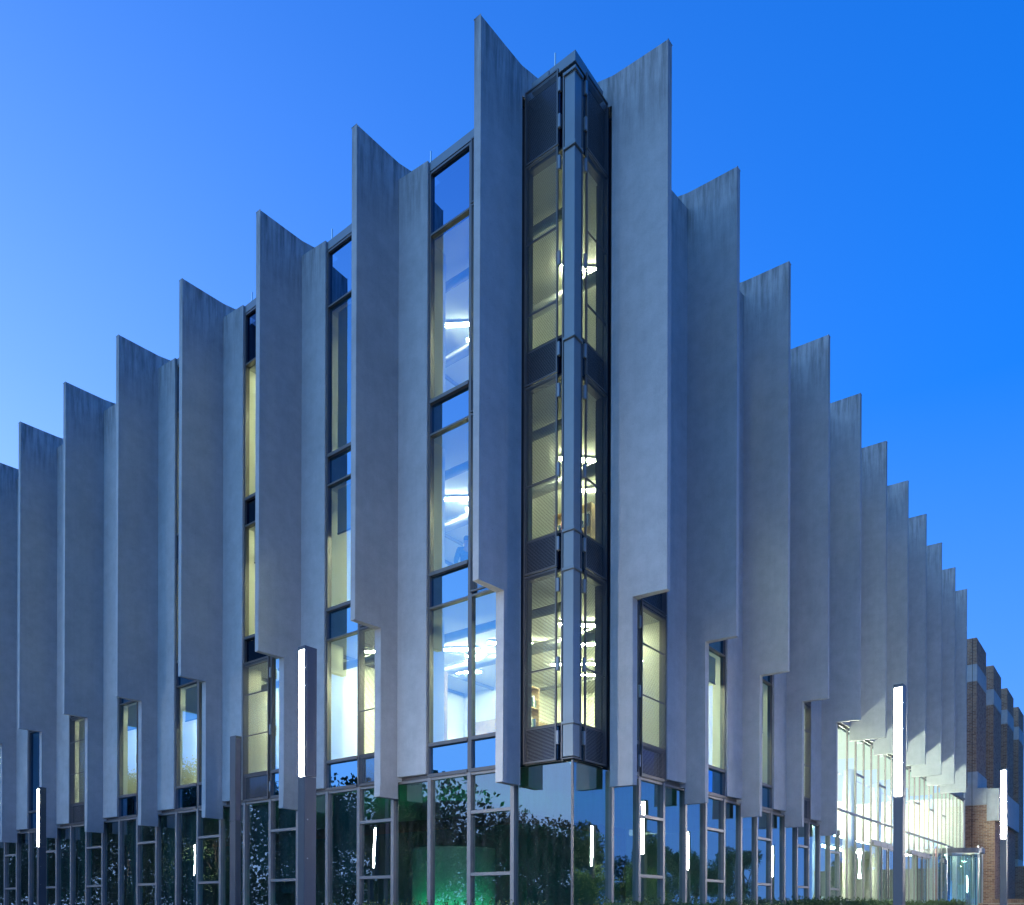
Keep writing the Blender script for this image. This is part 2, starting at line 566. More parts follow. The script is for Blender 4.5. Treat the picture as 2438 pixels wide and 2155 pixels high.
def panel2(side, k):
    """flat panel on the corner side of fin k"""
    s0 = S0[side] + SP[side] * k
    cr = CR[side]
    zb = ZP if not (side == 'R' and k >= 5) else 8.52
    sa = s0 - (0.94 if side == 'L' else 0.90)
    sb = s0 - 0.066
    da, db = 0.093, cr
    ring = [(sa, da), (sb, db), (sb, db - 0.22), (sa + 0.005, -0.10)]
    mb = MB()
    mb.hexa([P(side, s, d, zb) for s, d in ring] + [P(side, s, d, ZC) for s, d in ring])
    o = mb.build('wall_panel', 'conc', bld, bevel=0.012)
    # bronze drip under it
    if zb < 5:
        m2 = MB()
        fbox(m2, side, sa + 0.04, s0 - 0.09, -0.08, 0.02, 4.565, zb - 0.003)
        m2.build('panel_sill', 'frame', bld)
    return o

for side in 'LR':
    for k in range(NF[side]):
        blade(side, k)
        if k > 0:
            panel2(side, k)

# ------------------------------------------------------------------ glazing
GD = 0.0      # glass plane
def window(side, s0, s1, zs, name='window', g='glass', sg='sglass', spandrel=(), bold=(), fw=0.055, depth=(-0.10, 0.035), dz=None, cover=True):
    """a framed column of panes. zs: transom levels from bottom to top"""
    w_ = MB()
    d0, d1 = depth
    z0, z1 = zs[0], zs[-1]
    fbox(w_, side, s0, s0 + fw, d0, d1, z0, z1)
    fbox(w_, side, s1 - fw, s1, d0, d1, z0, z1)
    for i, z in enumerate(zs):
        h = 0.04 if z in bold else 0.022
        e = 0.03 if z in bold else 0.0
        za, zb = z - h, z + h
        if i == 0: za, zb = z, z + 2 * h
        if i == len(zs) - 1: za, zb = z - 2 * h, z
        fbox(w_, side, s0 + fw, s1 - fw, d0 + 0.003, d1 + e - 0.004, za, zb)
    fr = w_.build(name, 'frame', bld)
    for i in range(len(zs) - 1):
        za, zb = zs[i] + 0.02, zs[i + 1] - 0.02
        p = MB()
        a, b = s0 + fw - 0.008, s1 - fw + 0.008
        t = random.uniform(-0.002, 0.002); t2 = random.uniform(-0.002, 0.002)
        d = GD - 0.03
        p.quad(P(side, a, d + t, za), P(side, b, d + t2, za), P(side, b, d - t, zb), P(side, a, d - t2, zb))
        isp = (i in spandrel)
        o = p.build('spandrel_pane' if isp else 'pane', sg if isp else g, fr, fix=False)
    return fr

FL = [5.30, 8.41, 9.17, 12.35, 13.09, 16.90]      # sills / heads
UP = [4.56, 5.30, 8.41, 9.17, 12.35, 13.09, 16.90, 18.33]
BOLD = (4.56, 5.30, 9.17, 13.09)

def screen(side, s0, s1, z0, z1, rails=(), d=0.075, parts=True):
    m = MB()
    fbox(m, side, s0, s1, d, d + 0.004, z0, z1)
    # thin sheet: one skin only
    m.v = []; m.f = []; m.mi = []
    m.quad(P(side, s0, d, z0), P(side, s1, d, z0), P(side, s1, d, z1), P(side, s0, d, z1))
    sc_ = m.build('slotted_screen', 'mesh', bld, fix=False)
    f = MB()
    w_ = 0.03
    fbox(f, side, s0, s0 + w_, d - 0.03, d + 0.012, z0, z1)
    fbox(f, side, s1 - w_, s1, d - 0.03, d + 0.012, z0, z1)
    fbox(f, side, s0 + w_, s1 - w_, d - 0.028, d + 0.010, z0, z0 + w_)
    fbox(f, side, s0 + w_, s1 - w_, d - 0.028, d + 0.010, z1 - w_, z1)
    for z in rails:
        fbox(f, side, s0 + w_, s1 - w_, d - 0.026, d - 0.004, z - 0.018, z + 0.018)
    f.build('screen_frame', 'frame', sc_)
    return sc_

def hinge(side, s, z, parent, w_=0.06, d=0.06):
    h = MB()
    fbox(h, side, s - w_ / 2, s + w_ / 2, d - 0.05, d + 0.02, z - 0.14, z + 0.14)
    h.build('hinge_plate', 'bracket', parent, bevel=0.01)

# column positions relative to fin k
def cols(side, k):
    s0 = S0[side] + SP[side] * k
    sp = SP[side]
    return (s0 + 0.18, s0 + 0.197 + sp / 3 * 1.0, s0 + sp - 0.93 if side == 'L' else s0 + sp - 0.885)

for side in 'LR':
    n = NF[side]
    for k in range(n - 1 if side == 'L' else n):
        a0, a1, a2 = cols(side, k)
        if side == 'R' and k >= 4:
            # plain upper glazing behind fins of the double-height part
            fz = [8.55, 9.17, 12.35, 13.09, 16.90, 18.33]
            window(side, a0, a2, fz, spandrel=(0, 2, 4), bold=(8.55, 9.17, 13.09))
            continue
        if side == 'L':
            meshB = k in (2, 5)
            meshA = k in (1, 4)
        else:
            meshB = k in (0, 3)
            meshA = k in (1,)
        # B column (next to the following panel)
        window(side, a1, a2, UP, spandrel=(0, 2, 4, 6), bold=BOLD, g='cglass' if meshB else 'glass', sg='dglass' if meshB else 'sglass')
        if meshB:
            s_ = screen(side, a1 + 0.03, a2 - 0.05, 4.575, 8.47, rails=(6.40, 7.55))
            for z in (8.0, 6.45, 4.9):
                hinge(side, a1 - 0.02, z, s_)
            if side == 'R':
                screen(side, a1 + 0.03, a2 - 0.05, 8.50, 12.33)
        # A column (behind the blade)
        window(side, a0, a1, UP, spandrel=(0, 2, 4, 6), bold=BOLD, g='cglass' if meshA else 'glass')
        s_ = screen(side, a0 + 0.05, a1 - 0.03, 8.47, 12.33)
        screen(side, a0 + 0.05, a1 - 0.03, 12.37, 16.88)
        screen(side, a0 + 0.05, a1 - 0.03, 16.92, 18.33)
        for z in (16.4, 14.6, 13.0, 12.0, 10.4, 8.9):
            hinge(side, a1 - 0.03, z, s_, 0.02)
        if meshA:
            s_ = screen(side, a0 + 0.05, a1 - 0.03, 4.575, 8.43, rails=(6.40,))
            for z in (8.0, 6.45, 4.9):
                hinge(side, a1 - 0.01, z, s_, 0.05)

# corner screens, glazing and post
for side in 'LR':
    window(side, 0.27, 1.22, UP, spandrel=(0, 2, 4, 6), bold=BOLD, depth=(-0.20, -0.06), sg='dglass', g='cglass')
    for (z0, z1, rl) in ((4.575, 8.43, (6.45,)), (8.46, 12.325, (10.28,)), (12.355, 16.885, (15.28, 13.8)), (16.915, 18.44, ())):
        s_ = screen(side, 0.37, 1.19, z0, z1, rl, d=0.045)
        zz = [z0 + 0.45, z1 - 0.35] + ([(z0 + z1) / 2] if z1 - z0 > 2 else [])
        for z in zz:
            hinge(side, 0.335, z, s_, 0.06, 0.05)
    # vertical channels either side of the post
    c = MB()
    fbox(c, side, 0.245, 0.275, -0.05, 0.02, 4.58, 18.30)
    fbox(c, side, 1.192, 1.225, -0.05, 0.03, 4.58, 18.30)
    c.build('screen_channel', 'frame', bld)
    c = MB(); fbox(c, side, 1.223, 1.455, -0.26, -0.06, 4.58, 18.30)
    c.build('closure_board', 'dark', bld)
post = MB()
post.box(0.0, 0.235, 0.0, 0.235, 4.62, 18.24)
# keep it as an L shaped cladding: two skins meeting at the corner
post = MB()
segs = [(4.63, 5.27), (5.335, 8.33), (8.395, 9.10), (9.165, 12.92), (12.985, 16.72), (16.785, 18.20)]
for za, zb in segs:
    q = MB(); q.box(-0.012, 0.235, -0.012, 0.235, za, zb)
    q.build('corner_cladding', 'clad', bld, bevel=0.006)
for z in (4.57, 5.30, 8.36, 9.13, 12.95, 16.75, 18.23):
    q = MB(); q.box(-0.05, 0.245, -0.05, 0.245, z - 0.03 if z > 4.6 else z, z + 0.03)
    q.build('corner_collar', 'frame' if z < 4.6 else 'coping', bld, bevel=0.006)

# coping and roof
cop = MB()
LL = S0['L'] + SP['L'] * 8
LR = S0['R'] + SP['R'] * 10
cop.box(-0.03, 0.42, 0.42, LL, 18.36, 18.70)
cop.box(-0.03, LR, -0.03, 0.42, 18.36, 18.70)
cop.v = []; cop.f = []; cop.mi = []
cop.box(-0.03, 0.42, -0.03, 0.60, 18.36, 18.575)
cop.build('roof_coping', 'coping', bld, bevel=0.006)
for side in 'LR':
    for k in range(NF[side]):
        s_a = (0.612 if k == 0 else S0[side] + SP[side] * (k - 1) + TH + 0.006)
        s_b = S0[side] + SP[side] * k - 0.24 if k == 0 else S0[side] + SP[side] * k - (0.945 if side == 'L' else 0.905)
        if k == 0 and side == 'R': s_a = 0.424
        q = MB(); fbox(q, side, s_a, s_b, -0.42, 0.03, 18.36, 18.575)
        q.build('roof_coping', 'coping', bld, bevel=0.006)
rf = MB()
rf.box(0.43, LR, 0.43, LL, 18.15, 18.40)
rf.build('roof_deck', 'coping', bld)
for side in 'LR':
    for k in range(6 if side == 'L' else 1):
        s_ = S0[side] + SP[side] * k - 0.42
        q = MB()
        p0 = P(side, s_, -0.55, 18.3); p1 = P(side, s_, -0.55, 19.55)
        q.tube([p0, p1], 0.02, 6)
        q.build('lightning_rod', 'steel', bld)

# ------------------------------------------------------------------ ground floor curtain wall
GZ = [0.10, 1.0, 2.34, 3.69, 4.56]
for side in 'LR':
    off = 0.197 if side == 'L' else 0.21
    sp3 = SP[side] / 3
    n = 27 if side == 'L' else 15
    # corner bay
    edges = [0.0] + [S0[side] + off + sp3 * i for i in range(n)]
    for i in range(len(edges) - 1):
        a, b = edges[i], edges[i + 1]
        j = i - 1
        if i == 0:
            zs = [0.10, 4.56]
            fr = MB(); fbox(fr, side, b - 0.05, b + 0.05, -0.10, 0.05, 0.1, 4.52); f_ = fr.build('window', 'lit_frame', bld)
            p = MB(); d = -0.03
            p.quad(P(side, 0.03, d, 0.1), P(side, b - 0.045, d, 0.1), P(side, b - 0.045, d, 4.52), P(side, 0.03, d, 4.52))
            p.build('pane', 'gglass', f_, fix=False)
            continue
        tr = (j % 3 == 0) if side == 'L' else (j % 3 == 1)
        zs = GZ if tr else [0.10, 4.56]
        f = MB()
        fbox(f, side, b - 0.05, b + 0.05, -0.10, 0.05, 0.1, 4.555)
        for z in zs[1:-1]:
            fbox(f, side, a + 0.05, b - 0.05, -0.09, 0.042, z - 0.035, z + 0.035)
        fbox(f, side, a + 0.05, b - 0.05, -0.09, 0.030, 4.50, 4.555)
        f_ = f.build('window', 'lit_frame', bld)
        for q in range(len(zs) - 1):
            p = MB(); d = -0.03
            za, zb = zs[q] + 0.03, zs[q + 1] - 0.03
            t, t2 = random.uniform(-0.003, 0.003), random.uniform(-0.003, 0.003)
            p.quad(P(side, a + 0.045, d + t, za), P(side, b - 0.045, d + t2, za), P(side, b - 0.045, d - t, zb), P(side, a + 0.045, d - t2, zb))
            p.build('pane', 'gglass', f_, fix=False)
cp = MB(); cp.box(-0.01, 0.03, -0.01, 0.03, 0.1, 4.55)
cp.build('corner_mullion', 'frame', bld)

# double-height entrance glazing on the right
edges = [S0['R'] + 0.21 + SP['R'] / 3 * i for i in range(14, 38)]
doors = {18: 1, 19: 1, 20: 1, 24: 2, 25: 2, 26: 2, 27: 2, 31: 3}
for i in range(len(edges) - 1):
    a, b = edges[i], edges[i + 1]
    kk = 14 + i
    zs = [0.1, 5.33, 8.5]
    if kk % 3 == 1 and kk < 34: zs = [0.1, 5.33, 6.95, 8.5]
    if kk in doors: zs = [0.1, 4.50] + zs[1:]
    rev = kk in (32, 33, 34)
    if rev: zs = [5.30] + zs[zs.index(5.33) + 1:]
    f = MB()
    fbox(f, 'R', b - 0.032, b + 0.032, -0.05, 0.012, zs[0], 8.55)
    for z in zs[1:] if not rev else zs:
        fbox(f, 'R', a + 0.032, b - 0.032, -0.045, 0.008, z - 0.045, z + 0.045)
    if kk in doors:
        fbox(f, 'R', a + 0.032, b - 0.032, -0.10, 0.10, 4.30, 4.45)
    f_ = f.build('window', 'lit_frame', bld)
    for q in range(len(zs) - 1):
        za, zb = zs[q] + 0.035, zs[q + 1] - 0.035
        p = MB(); d = -0.03
        t, t2 = random.uniform(-0.003, 0.003), random.uniform(-0.003, 0.003)
        p.quad(P('R', a + 0.04, d + t, za), P('R', b - 0.04, d + t2, za), P('R', b - 0.04, d - t, zb), P('R', a + 0.04, d - t2, zb))
        p.build('pane', 'lglass', f_, fix=False)
# sliding door leaves standing proud of the glass
for (sa, sb) in ((edges[5] + 0.15, edges[5] + 1.1), (edges[6] + 0.2, edges[6] + 1.15), (edges[11] + 0.2, edges[11] + 1.1), (edges[12] + 0.15, edges[12] + 1.15), (edges[17] + 0.08, edges[17] + 1.08)):
    f = MB()
    fbox(f, 'R', sa, sa + 0.06, 0.06, 0.11, 0.1, 4.28)
    fbox(f, 'R', sb - 0.06, sb, 0.06, 0.11, 0.1, 4.28)
    fbox(f, 'R', sa + 0.06, sb - 0.06, 0.062, 0.108, 4.20, 4.28)
    fbox(f, 'R', sa + 0.06, sb - 0.06, 0.062, 0.108, 0.1, 0.2)
    d_ = f.build('door', 'frame', bld)
    p = MB(); p.quad(P('R', sa + 0.05, 0.085, 0.15), P('R', sb - 0.05, 0.085, 0.15), P('R', sb - 0.05, 0.085, 4.24), P('R', sa + 0.05, 0.085, 4.24))
    p.build('pane', 'lglass', d_, fix=False)
    h = MB()
    h.tube([P('R', sb - 0.10, 0.16, 1.3), P('R', sb - 0.10, 0.16, 2.1)], 0.018, 8)
    h.build('handle', 'steel', d_)

# soffit trim over the entrance glazing
q = MB(); fbox(q, 'R', edges[0] - 1.0, edges[-1] + 0.05, -0.12, 0.07, 8.55, 8.66); q.build('soffit_trim', 'coping', bld)
q = MB(); fbox(q, 'R', LR + 0.2, edges[-1], -0.4, 0.0, 8.67, 9.2); q.build('soffit_trim', 'coping', bld)

# revolving door
rc = Vector((40.15, -0.10, 0)); rr = 1.62
rv = MB()
seg = 40
for i in range(seg):
    a, b = 2 * math.pi * i / seg, 2 * math.pi * (i + 1) / seg
    p = [rc + Vector((math.cos(t) * r_, math.sin(t) * r_, 0)) for t, r_ in ((a, rr + 0.04), (b, rr + 0.04), (b, rr - 0.12), (a, rr - 0.12))]
    rv.hexa([(v.x, v.y, 4.85) for v in p] + [(v.x, v.y, 5.14) for v in p])
rdo = rv.build('revolving_door', 'frame', bld)
g_ = MB()
for i in range(seg):
    a, b = 2 * math.pi * i / seg, 2 * math.pi * (i + 1) / seg
    am = (a + b) / 2
    if 0.2 < (am % (2 * math.pi)) < math.pi - 0.2 or abs(am - 1.5 * math.pi) < 0.45: continue
    p, q_ = [rc + Vector((math.cos(t) * rr, math.sin(t) * rr, 0)) for t in (a, b)]
    g_.quad((p.x, p.y, 0.1), (q_.x, q_.y, 0.1), (q_.x, q_.y, 4.85), (p.x, p.y, 4.85))
g_.build('curved_pane', 'lglass', rdo, fix=False)
for an in (0.02, math.pi, 1.5 * math.pi - 0.47, 1.5 * math.pi + 0.47, 1.82 * math.pi):
    q = MB(); c_ = rc + Vector((math.cos(an), math.sin(an), 0)) * rr
    q.tube([(c_.x, c_.y, 0.1), (c_.x, c_.y, 5.28)], 0.045, 8)
    q.build('door_post', 'steel', rdo)
for i in range(3):
    an = 0.6 + i * 2.094
    q = MB(); e_ = rc + Vector((math.cos(an), math.sin(an), 0)) * (rr - 0.15)
    q.quad((rc.x, rc.y, 0.15), (e_.x, e_.y, 0.15), (e_.x, e_.y, 4.8), (rc.x, rc.y, 4.8))
    q.build('door_wing', 'lglass', rdo, fix=False)
    q = MB(); q.tube([(e_.x, e_.y, 0.15), (e_.x, e_.y, 4.8)], 0.03, 6)
    q.build('wing_stile', 'frame', rdo)

# ------------------------------------------------------------------ interior
DEP = 6.0
def ibox(name, mat, *a):
    q = MB(); q.box(*a); return q.build(name, mat, bld)
LRi = edges[-1]
# slabs (each spandrel zone): L shaped in two pieces
U0 = 15.4   # start of the double-height lobby
for (za, zb) in ((4.56, 5.29), (8.42, 9.15), (12.36, 13.07), (16.91, 18.13)):
    ibox('floor_slab', 'ceil', 0.16, DEP + 0.2, 0.16, LL - 0.1, za + 0.002, zb)
    if za < 5:
        ibox('floor_slab', 'ceil', DEP + 0.203, U0, 0.16, DEP + 0.2, za + 0.002, zb)
    else:
        ibox('floor_slab', 'ceil', DEP + 0.203, LR, 0.16, DEP + 0.2, za + (0.25 if za < 9 else 0.002), zb)
    # dark board behind the spandrel glass
    ibox('spandrel_board', 'dark', 0.12, 0.155, 0.25, LL - 0.1, za + 0.01, zb - 0.01)
    ibox('spandrel_board', 'dark', 0.25, U0 if za < 5 else LR, 0.12, 0.155, za + 0.01, zb - 0.01)
ibox('ground_slab', 'ifloor', 0.16, LRi, 0.16, 9.0, -0.02, 0.12)
ibox('ground_slab', 'ifloor', 0.16, DEP + 3, 9.003, LL, -0.02, 0.12)
# back walls
ibox('interior_wall', 'plaster', DEP, DEP + 0.15, DEP, LL - 0.15, 5.29, 16.9)
ibox('interior_wall', 'plaster', DEP + 0.153, LR, DEP, DEP + 0.15, 5.29, 16.9)
ibox('interior_wall', 'teal', DEP + 3, DEP + 3.15, 8.0, LL - 0.15, 0.12, 4.56)
ibox('interior_wall', 'teal', DEP + 3, U0 - 0.1, 8.0 - 0.15, 8.0 - 0.003, 0.12, 4.56)
# lobby
ibox('interior_wall', 'plaster', U0, LRi, 7.5, 7.65, 0.12, 8.6)
ibox('interior_wall', 'plaster', U0 - 0.15, U0 - 0.003, 0.2, 7.5, 0.12, 4.55)
ibox('lobby_ceiling', 'ceil', U0, LRi, 0.16, 7.5, 8.605, 8.665)
ibox('lobby_wall', 'plaster', LRi + 0.06, LRi + 0.21, -0.05, 7.6, 0.0, 9.0)
ibox('red_panel', 'red', 37.7, 38.25, 0.3, 0.36, 0.12, 5.2)
ibox('gallery_slab', 'ceil', U0 + 0.01, 33.5, 3.6, 7.48, 5.0, 5.4)
for i in range(5):
    q = MB(); q.tube([(18.2 + i * 5.2, 2.6, 0.12), (18.2 + i * 5.2, 2.6, 8.6)], 0.28, 20)
    q.build('round_column', 'plaster', bld, smooth=True)
# reveals and closing walls behind the concrete panels, partitions between rooms
for side in 'LR':
    for k in range(1, NF[side] if side == 'L' else 5):
        s0 = S0[side] + SP[side] * k
        q = MB(); fbox(q, side, s0 - (0.86 if side == 'L' else 0.82), s0 + 0.20, -0.60, -0.125, 5.29, 16.90)
        q.build('interior_wall', 'plaster', bld)
        if True:
            q = MB(); fbox(q, side, s0 - 0.30, s0 - 0.18, -5.99, -0.605, 5.29, 16.90)
            if side == 'L' and s0 > DEP: q.build('partition_wall', 'plaster', bld)
            if side == 'R' and s0 > DEP: q.build('partition_wall', 'plaster', bld)
# end walls of building
ibox('end_wall', 'conc2', 0.2, DEP + 4, LL - 0.08, LL + 0.1, 0.0, 18.4)
ibox('end_wall', 'conc2', LR + 0.05, LR + 0.25, 0.1, DEP + 4, 8.7, 18.4)
ibox('rear_wall', 'conc2', DEP + 4.0, DEP + 4.2, DEP + 4.2, LL, 0.0, 18.4)
ibox('rear_wall', 'conc2', DEP + 4.0, LRi, DEP + 4.0, DEP + 4.19, 0.0, 18.4)
# blinds on the ground floor and half way down on upper windows
for (sa, sb, za, mt) in ((6.5, 7.6, 2.2, 'blind'), (10.1, 11.2, 2.6, 'blind'), (13.8, 14.8, 1.5, 'blind'), (15.1, 16.0, 0.2, 'blind'), (17.3, 18.4, 1.2, 'blind'), (20.9, 22.0, 0.6, 'blind'), (8.9, 9.9, 2.0, 'blind'), (22.3, 23.4, 0.2, 'blind'), (24.5, 25.6, 0.2, 'blind')):
    q = MB(); fbox(q, 'L', sa, sb, -0.30, -0.292, za, 4.5); q.build('roller_blind', mt, bld)
# green lit drum behind the glass near the corner
BC = (4.0, 6.75)
q = MB(); q.tube([(BC[0], BC[1], 0.12), (BC[0], BC[1], 3.3)], 1.2, 48); q.build('curved_booth', 'plaster', bld)
for an in (3.05, 3.45, 3.85, 4.25, 4.65):
    q = MB()
    def pt(r_, a_, z): return (BC[0] + math.cos(a_) * r_, BC[1] + math.sin(a_) * r_, z)
    q.hexa([pt(1.63, an - .15, .2), pt(1.63, an + .15, .2), pt(1.65, an + .15, .2), pt(1.65, an - .15, .2), pt(1.63, an - .15, 1.2), pt(1.63, an + .15, 1.2), pt(1.65, an + .15, 1.2), pt(1.65, an - .15, 1.2)])
    q.build('green_uplight', 'greenlamp', bld)
    q = MB()
    q.hexa([pt(1.655, an - .19, .12), pt(1.655, an + .19, .12), pt(1.69, an + .19, .12), pt(1.69, an - .19, .12), pt(1.655, an - .19, 1.5), pt(1.655, an + .19, 1.5), pt(1.69, an + .19, 1.5), pt(1.69, an - .19, 1.5)])
    q.build('uplight_shield', 'dark', bld)

def strip(u, v, z, rot, label, mat='strip', L=1.5, W=0.11, group='ceiling strip lights in the offices'):
    o = empty('ceiling_light', (u, v, z))
    o.rotation_euler = (0, 0, rot)
    h = MB(); h.box(-L / 2 - 0.03, L / 2 + 0.03, -W / 2 - 0.02, W / 2 + 0.02, -0.05, -0.004)
    h.build('housing', 'white', o)
    t = MB(); t.box(-L / 2, L / 2, -W / 2, W / 2, -0.075, -0.052)
    t.build('light_tube', mat, o)
    tag(o, label, 'ceiling light', group)
# ceilings and back walls carry beams, ducts, doors and boards
rg = random.Random(11)
for f, (zc_, zf_) in enumerate(((8.42, 5.29), (12.36, 9.155), (16.91, 13.075))):
    for side in 'LR':
        hi = LL - 1 if side == 'L' else 15.0
        s_ = 0.9
        while s_ < hi:
            q = MB(); fbox(q, side, s_, s_ + 0.05, -5.95, -0.7, zc_ - 0.09, zc_ - 0.002)
            if s_ > 6.3: q.build('ceiling_batten', 'bracket', bld)
            s_ += 1.196
        lo = 0.7 if side == 'L' else 6.3
        for d_, t_ in ((-1.05, 0.10), (-3.0, 0.14)):
            q = MB(); q.tube([P(side, lo, d_, zc_ - 0.30), P(side, hi, d_, zc_ - 0.30)], t_, 10)
            q.build('air_duct', 'bracket', bld, smooth=True)
        s_ = 6.8
        while s_ < hi - 1:
            wd = rg.uniform(0.8, 1.3)
            q = MB(); fbox(q, side, s_, s_ + wd, -5.99, -5.95, zf_ + 0.01, zf_ + 2.15); q.build('interior_door', 'wood', bld)
            q = MB(); fbox(q, side, s_ + wd + .4, s_ + wd + .4 + rg.uniform(.6, 1.1), -5.985, -5.95, zf_ + 1.2, zf_ + rg.uniform(1.9, 2.6)); q.build('wall_board', rg.choice(['blind', 'white', 'chair', 'red']), bld)
            s_ += rg.uniform(3.0, 3.8)
# concealed cove light lying on the gallery edge, lights the tall hall and spills out under the fins
q = MB()
for i in range(6):
    q.box(15.8 + i * 3.0, 18.5 + i * 3.0, 3.78, 3.92, 5.405, 5.47)
for i in range(3):
    q.box(34.2 + i * 3.0, 36.9 + i * 3.0, 3.78, 3.92, 5.405, 5.47)
q.build('cove_light', 'cove', bld)
ibox('gallery_slab', 'ceil', 33.51, LRi, 3.6, 7.48, 5.0, 5.4)
# roller blinds in the offices
for (side, sa, sb, za, zb) in (('L', 6.3, 7.4, 13.2, 16.88), ('L', 6.3, 7.4, 11.2, 12.33), ('L', 9.9, 11.0, 11.4, 12.33), ('L', 13.4, 14.6, 7.4, 8.39), ('L', 17.0, 18.2, 7.6, 8.39), ('L', 20.6, 21.8, 5.4, 8.39), ('R', 6.2, 7.3, 7.7, 8.39), ('R', 9.7, 10.8, 7.0, 8.39)):
    q = MB(); fbox(q, side, sa, sb, -0.24, -0.232, za, zb); q.build('roller_blind', 'cblind', bld)
    q = MB(); fbox(q, side, sa, sb, -0.25, -0.222, za - 0.03, za - 0.001); q.build('blind_bar', 'frame', bld)

def bookcase(side, s, d, z, label, n=4, w_=1.1, h_=2.3):
    p = P(side, s, d, z)
    o = empty('bookcase', p)
    if side == 'L': o.rotation_euler = (0, 0, R(90))
    tag(o, label, 'bookcase')
    for x in (-w_ / 2, w_ / 2 - .03):
        q = MB(); q.box(x, x + .03, -.15, .15, 0, h_); q.build('side_panel', 'wood', o)
    for i in range(n + 1):
        q = MB(); zz = .05 + i * (h_ - .08) / n; q.box(-w_ / 2 + .031, w_ / 2 - .031, -.15, .15, zz, zz + .03); q.build('shelf', 'wood', o)
    rg = random.Random(int(s * 100) + int(z))
    q = MB()
    for i in range(n):
        zz = .081 + i * (h_ - .08) / n; x = -w_ / 2 + .05
        while x < w_ / 2 - .12:
            t = rg.uniform(.02, .05)
            if rg.random() < .8: q.box(x, x + t - .003, -.12, .08, zz, zz + rg.uniform(.2, .34), rg.randrange(4))
            x += t
    b = q.build('books', ['chair', 'red', 'white', 'blind'], o); b['kind'] = 'stuff'
for side, s, d, z, lb in (('L', 9.0, -1.9, 5.29, 'wooden bookcase of coloured books on the first lit floor behind the third left fin'),
                          ('L', 12.0, -1.9, 5.29, 'wooden bookcase inside the lit window beside the unlit lamp column'),
                          ('L', 5.6, -1.7, 5.29, 'wooden bookcase inside the first lit floor, second window left of the corner'),
                          ('R', 3.9, -4.2, 5.29, 'wooden bookcase behind the slotted screen right of the first right hand fin'),
                          ('L', 2.2, -3.4, 9.155, 'wooden bookcase at the back of the corner room on the second lit floor')):
    bookcase(side, s, d, z, lb)

# ceiling lights, each its own thing
FN = {0: 'first', 1: 'second', 2: 'top'}
BN = ['corner', 'second', 'third', 'fourth', 'fifth', 'sixth', 'seventh', 'eighth', 'ninth']
ORDN = ['first', 'second', 'third', 'fourth', 'fifth']
for f, z in enumerate((8.42, 12.36, 16.91)):
    # corner room
    for j, (u, v) in enumerate(((4.2, 2.2), (3.4, 4.8), (5.4, 3.4), (2.3, 5.4))):
        if f == 2 and j in (0, 2): continue
        if f == 1 and j == 2: continue
        strip(u, v, z, -0.98, '%s strip light in the corner room of the %s lit floor' % (('first', 'second', 'third', 'fourth')[j], FN[f]), ('strip1', 'strip', 'strip3')[f])
    for k in range(1, 8):
        s = S0['L'] + SP['L'] * (k + 0.5)
        if (f, k) in ((2, 1), (1, 1), (0, 6)): continue
        n_ = 2
        for j in range(n_):
            strip(1.5 + j * 2.4, s, z, -0.98, '%s strip light on the %s lit floor, %s window bay left of the corner' % (('outer', 'inner')[j], FN[f], BN[k]))
    for k in range(0, 5):
        s = S0['R'] + SP['R'] * (k + 0.5)
        for j in range(2 if f == 0 else 1):
            strip(s, 1.5 + 2.2 * j, z, -0.8, '%s strip light on the %s lit floor, %s window bay right of the corner' % (('outer', 'inner')[j], FN[f], BN[k]) if k else '%s strip light on the %s lit floor behind the first right hand screen' % (('outer', 'inner')[j], FN[f]), 'strip1' if f == 0 else 'strip')
for i in range(7):  # glowing panels added so the whole hall ceiling looks lit
    for j in range(2):
        strip(17.4 + i * 3.9, 1.7 + j * 3.2, 8.6, 0.0, '%s added glow panel on the ceiling over the %s stretch of the tall entrance hall' % (('front', 'rear')[j], ['first', 'second', 'third', 'fourth', 'fifth', 'sixth', 'last'][i]), 'hall_glow', 3.75, 3.05, 'added glow panels in the entrance hall')
for i in range(5):  # panels added to brighten the hall below the gallery
    strip(17.6 + i * 4.4, 4.3, 4.995, 0.0, '%s added light panel from the left under the gallery of the entrance hall' % ORDN[i], 'gallery', 3.2, 0.5, 'added light panels under the gallery')
strip(39.8, 2.4, 4.99, 0.0, 'added low ceiling light panel just inside the revolving door', 'gallery', 2.0, 0.3, 'added glow panels in the entrance hall')  # added to brighten the revolving door


# ------------------------------------------------------------------ person working by the window
def skinned(name, verts, edges, radii, mat, parent=None, sub=2):
    me = bpy.data.meshes.new(name)
    me.from_pydata(verts, edges, [])
    o = bpy.data.objects.new(name, me)
    col.objects.link(o)
    md = o.modifiers.new('skin', 'SKIN')
    for v, r_ in zip(me.skin_vertices[0].data, radii):
        v.radius = (r_, r_) if not hasattr(r_, '__len__') else r_
    me.skin_vertices[0].data[0].use_root = True
    sb = o.modifiers.new('sub', 'SUBSURF'); sb.levels = sub; sb.render_levels = sub
    dg = bpy.context.evaluated_depsgraph_get()
    m2 = bpy.data.meshes.new_from_object(o.evaluated_get(dg))
    o.modifiers.clear(); o.data = m2
    m2.materials.clear(); m2.materials.append(M[mat])
    for p in m2.polygons: p.use_smooth = True
    if parent: o.parent = parent
    return o

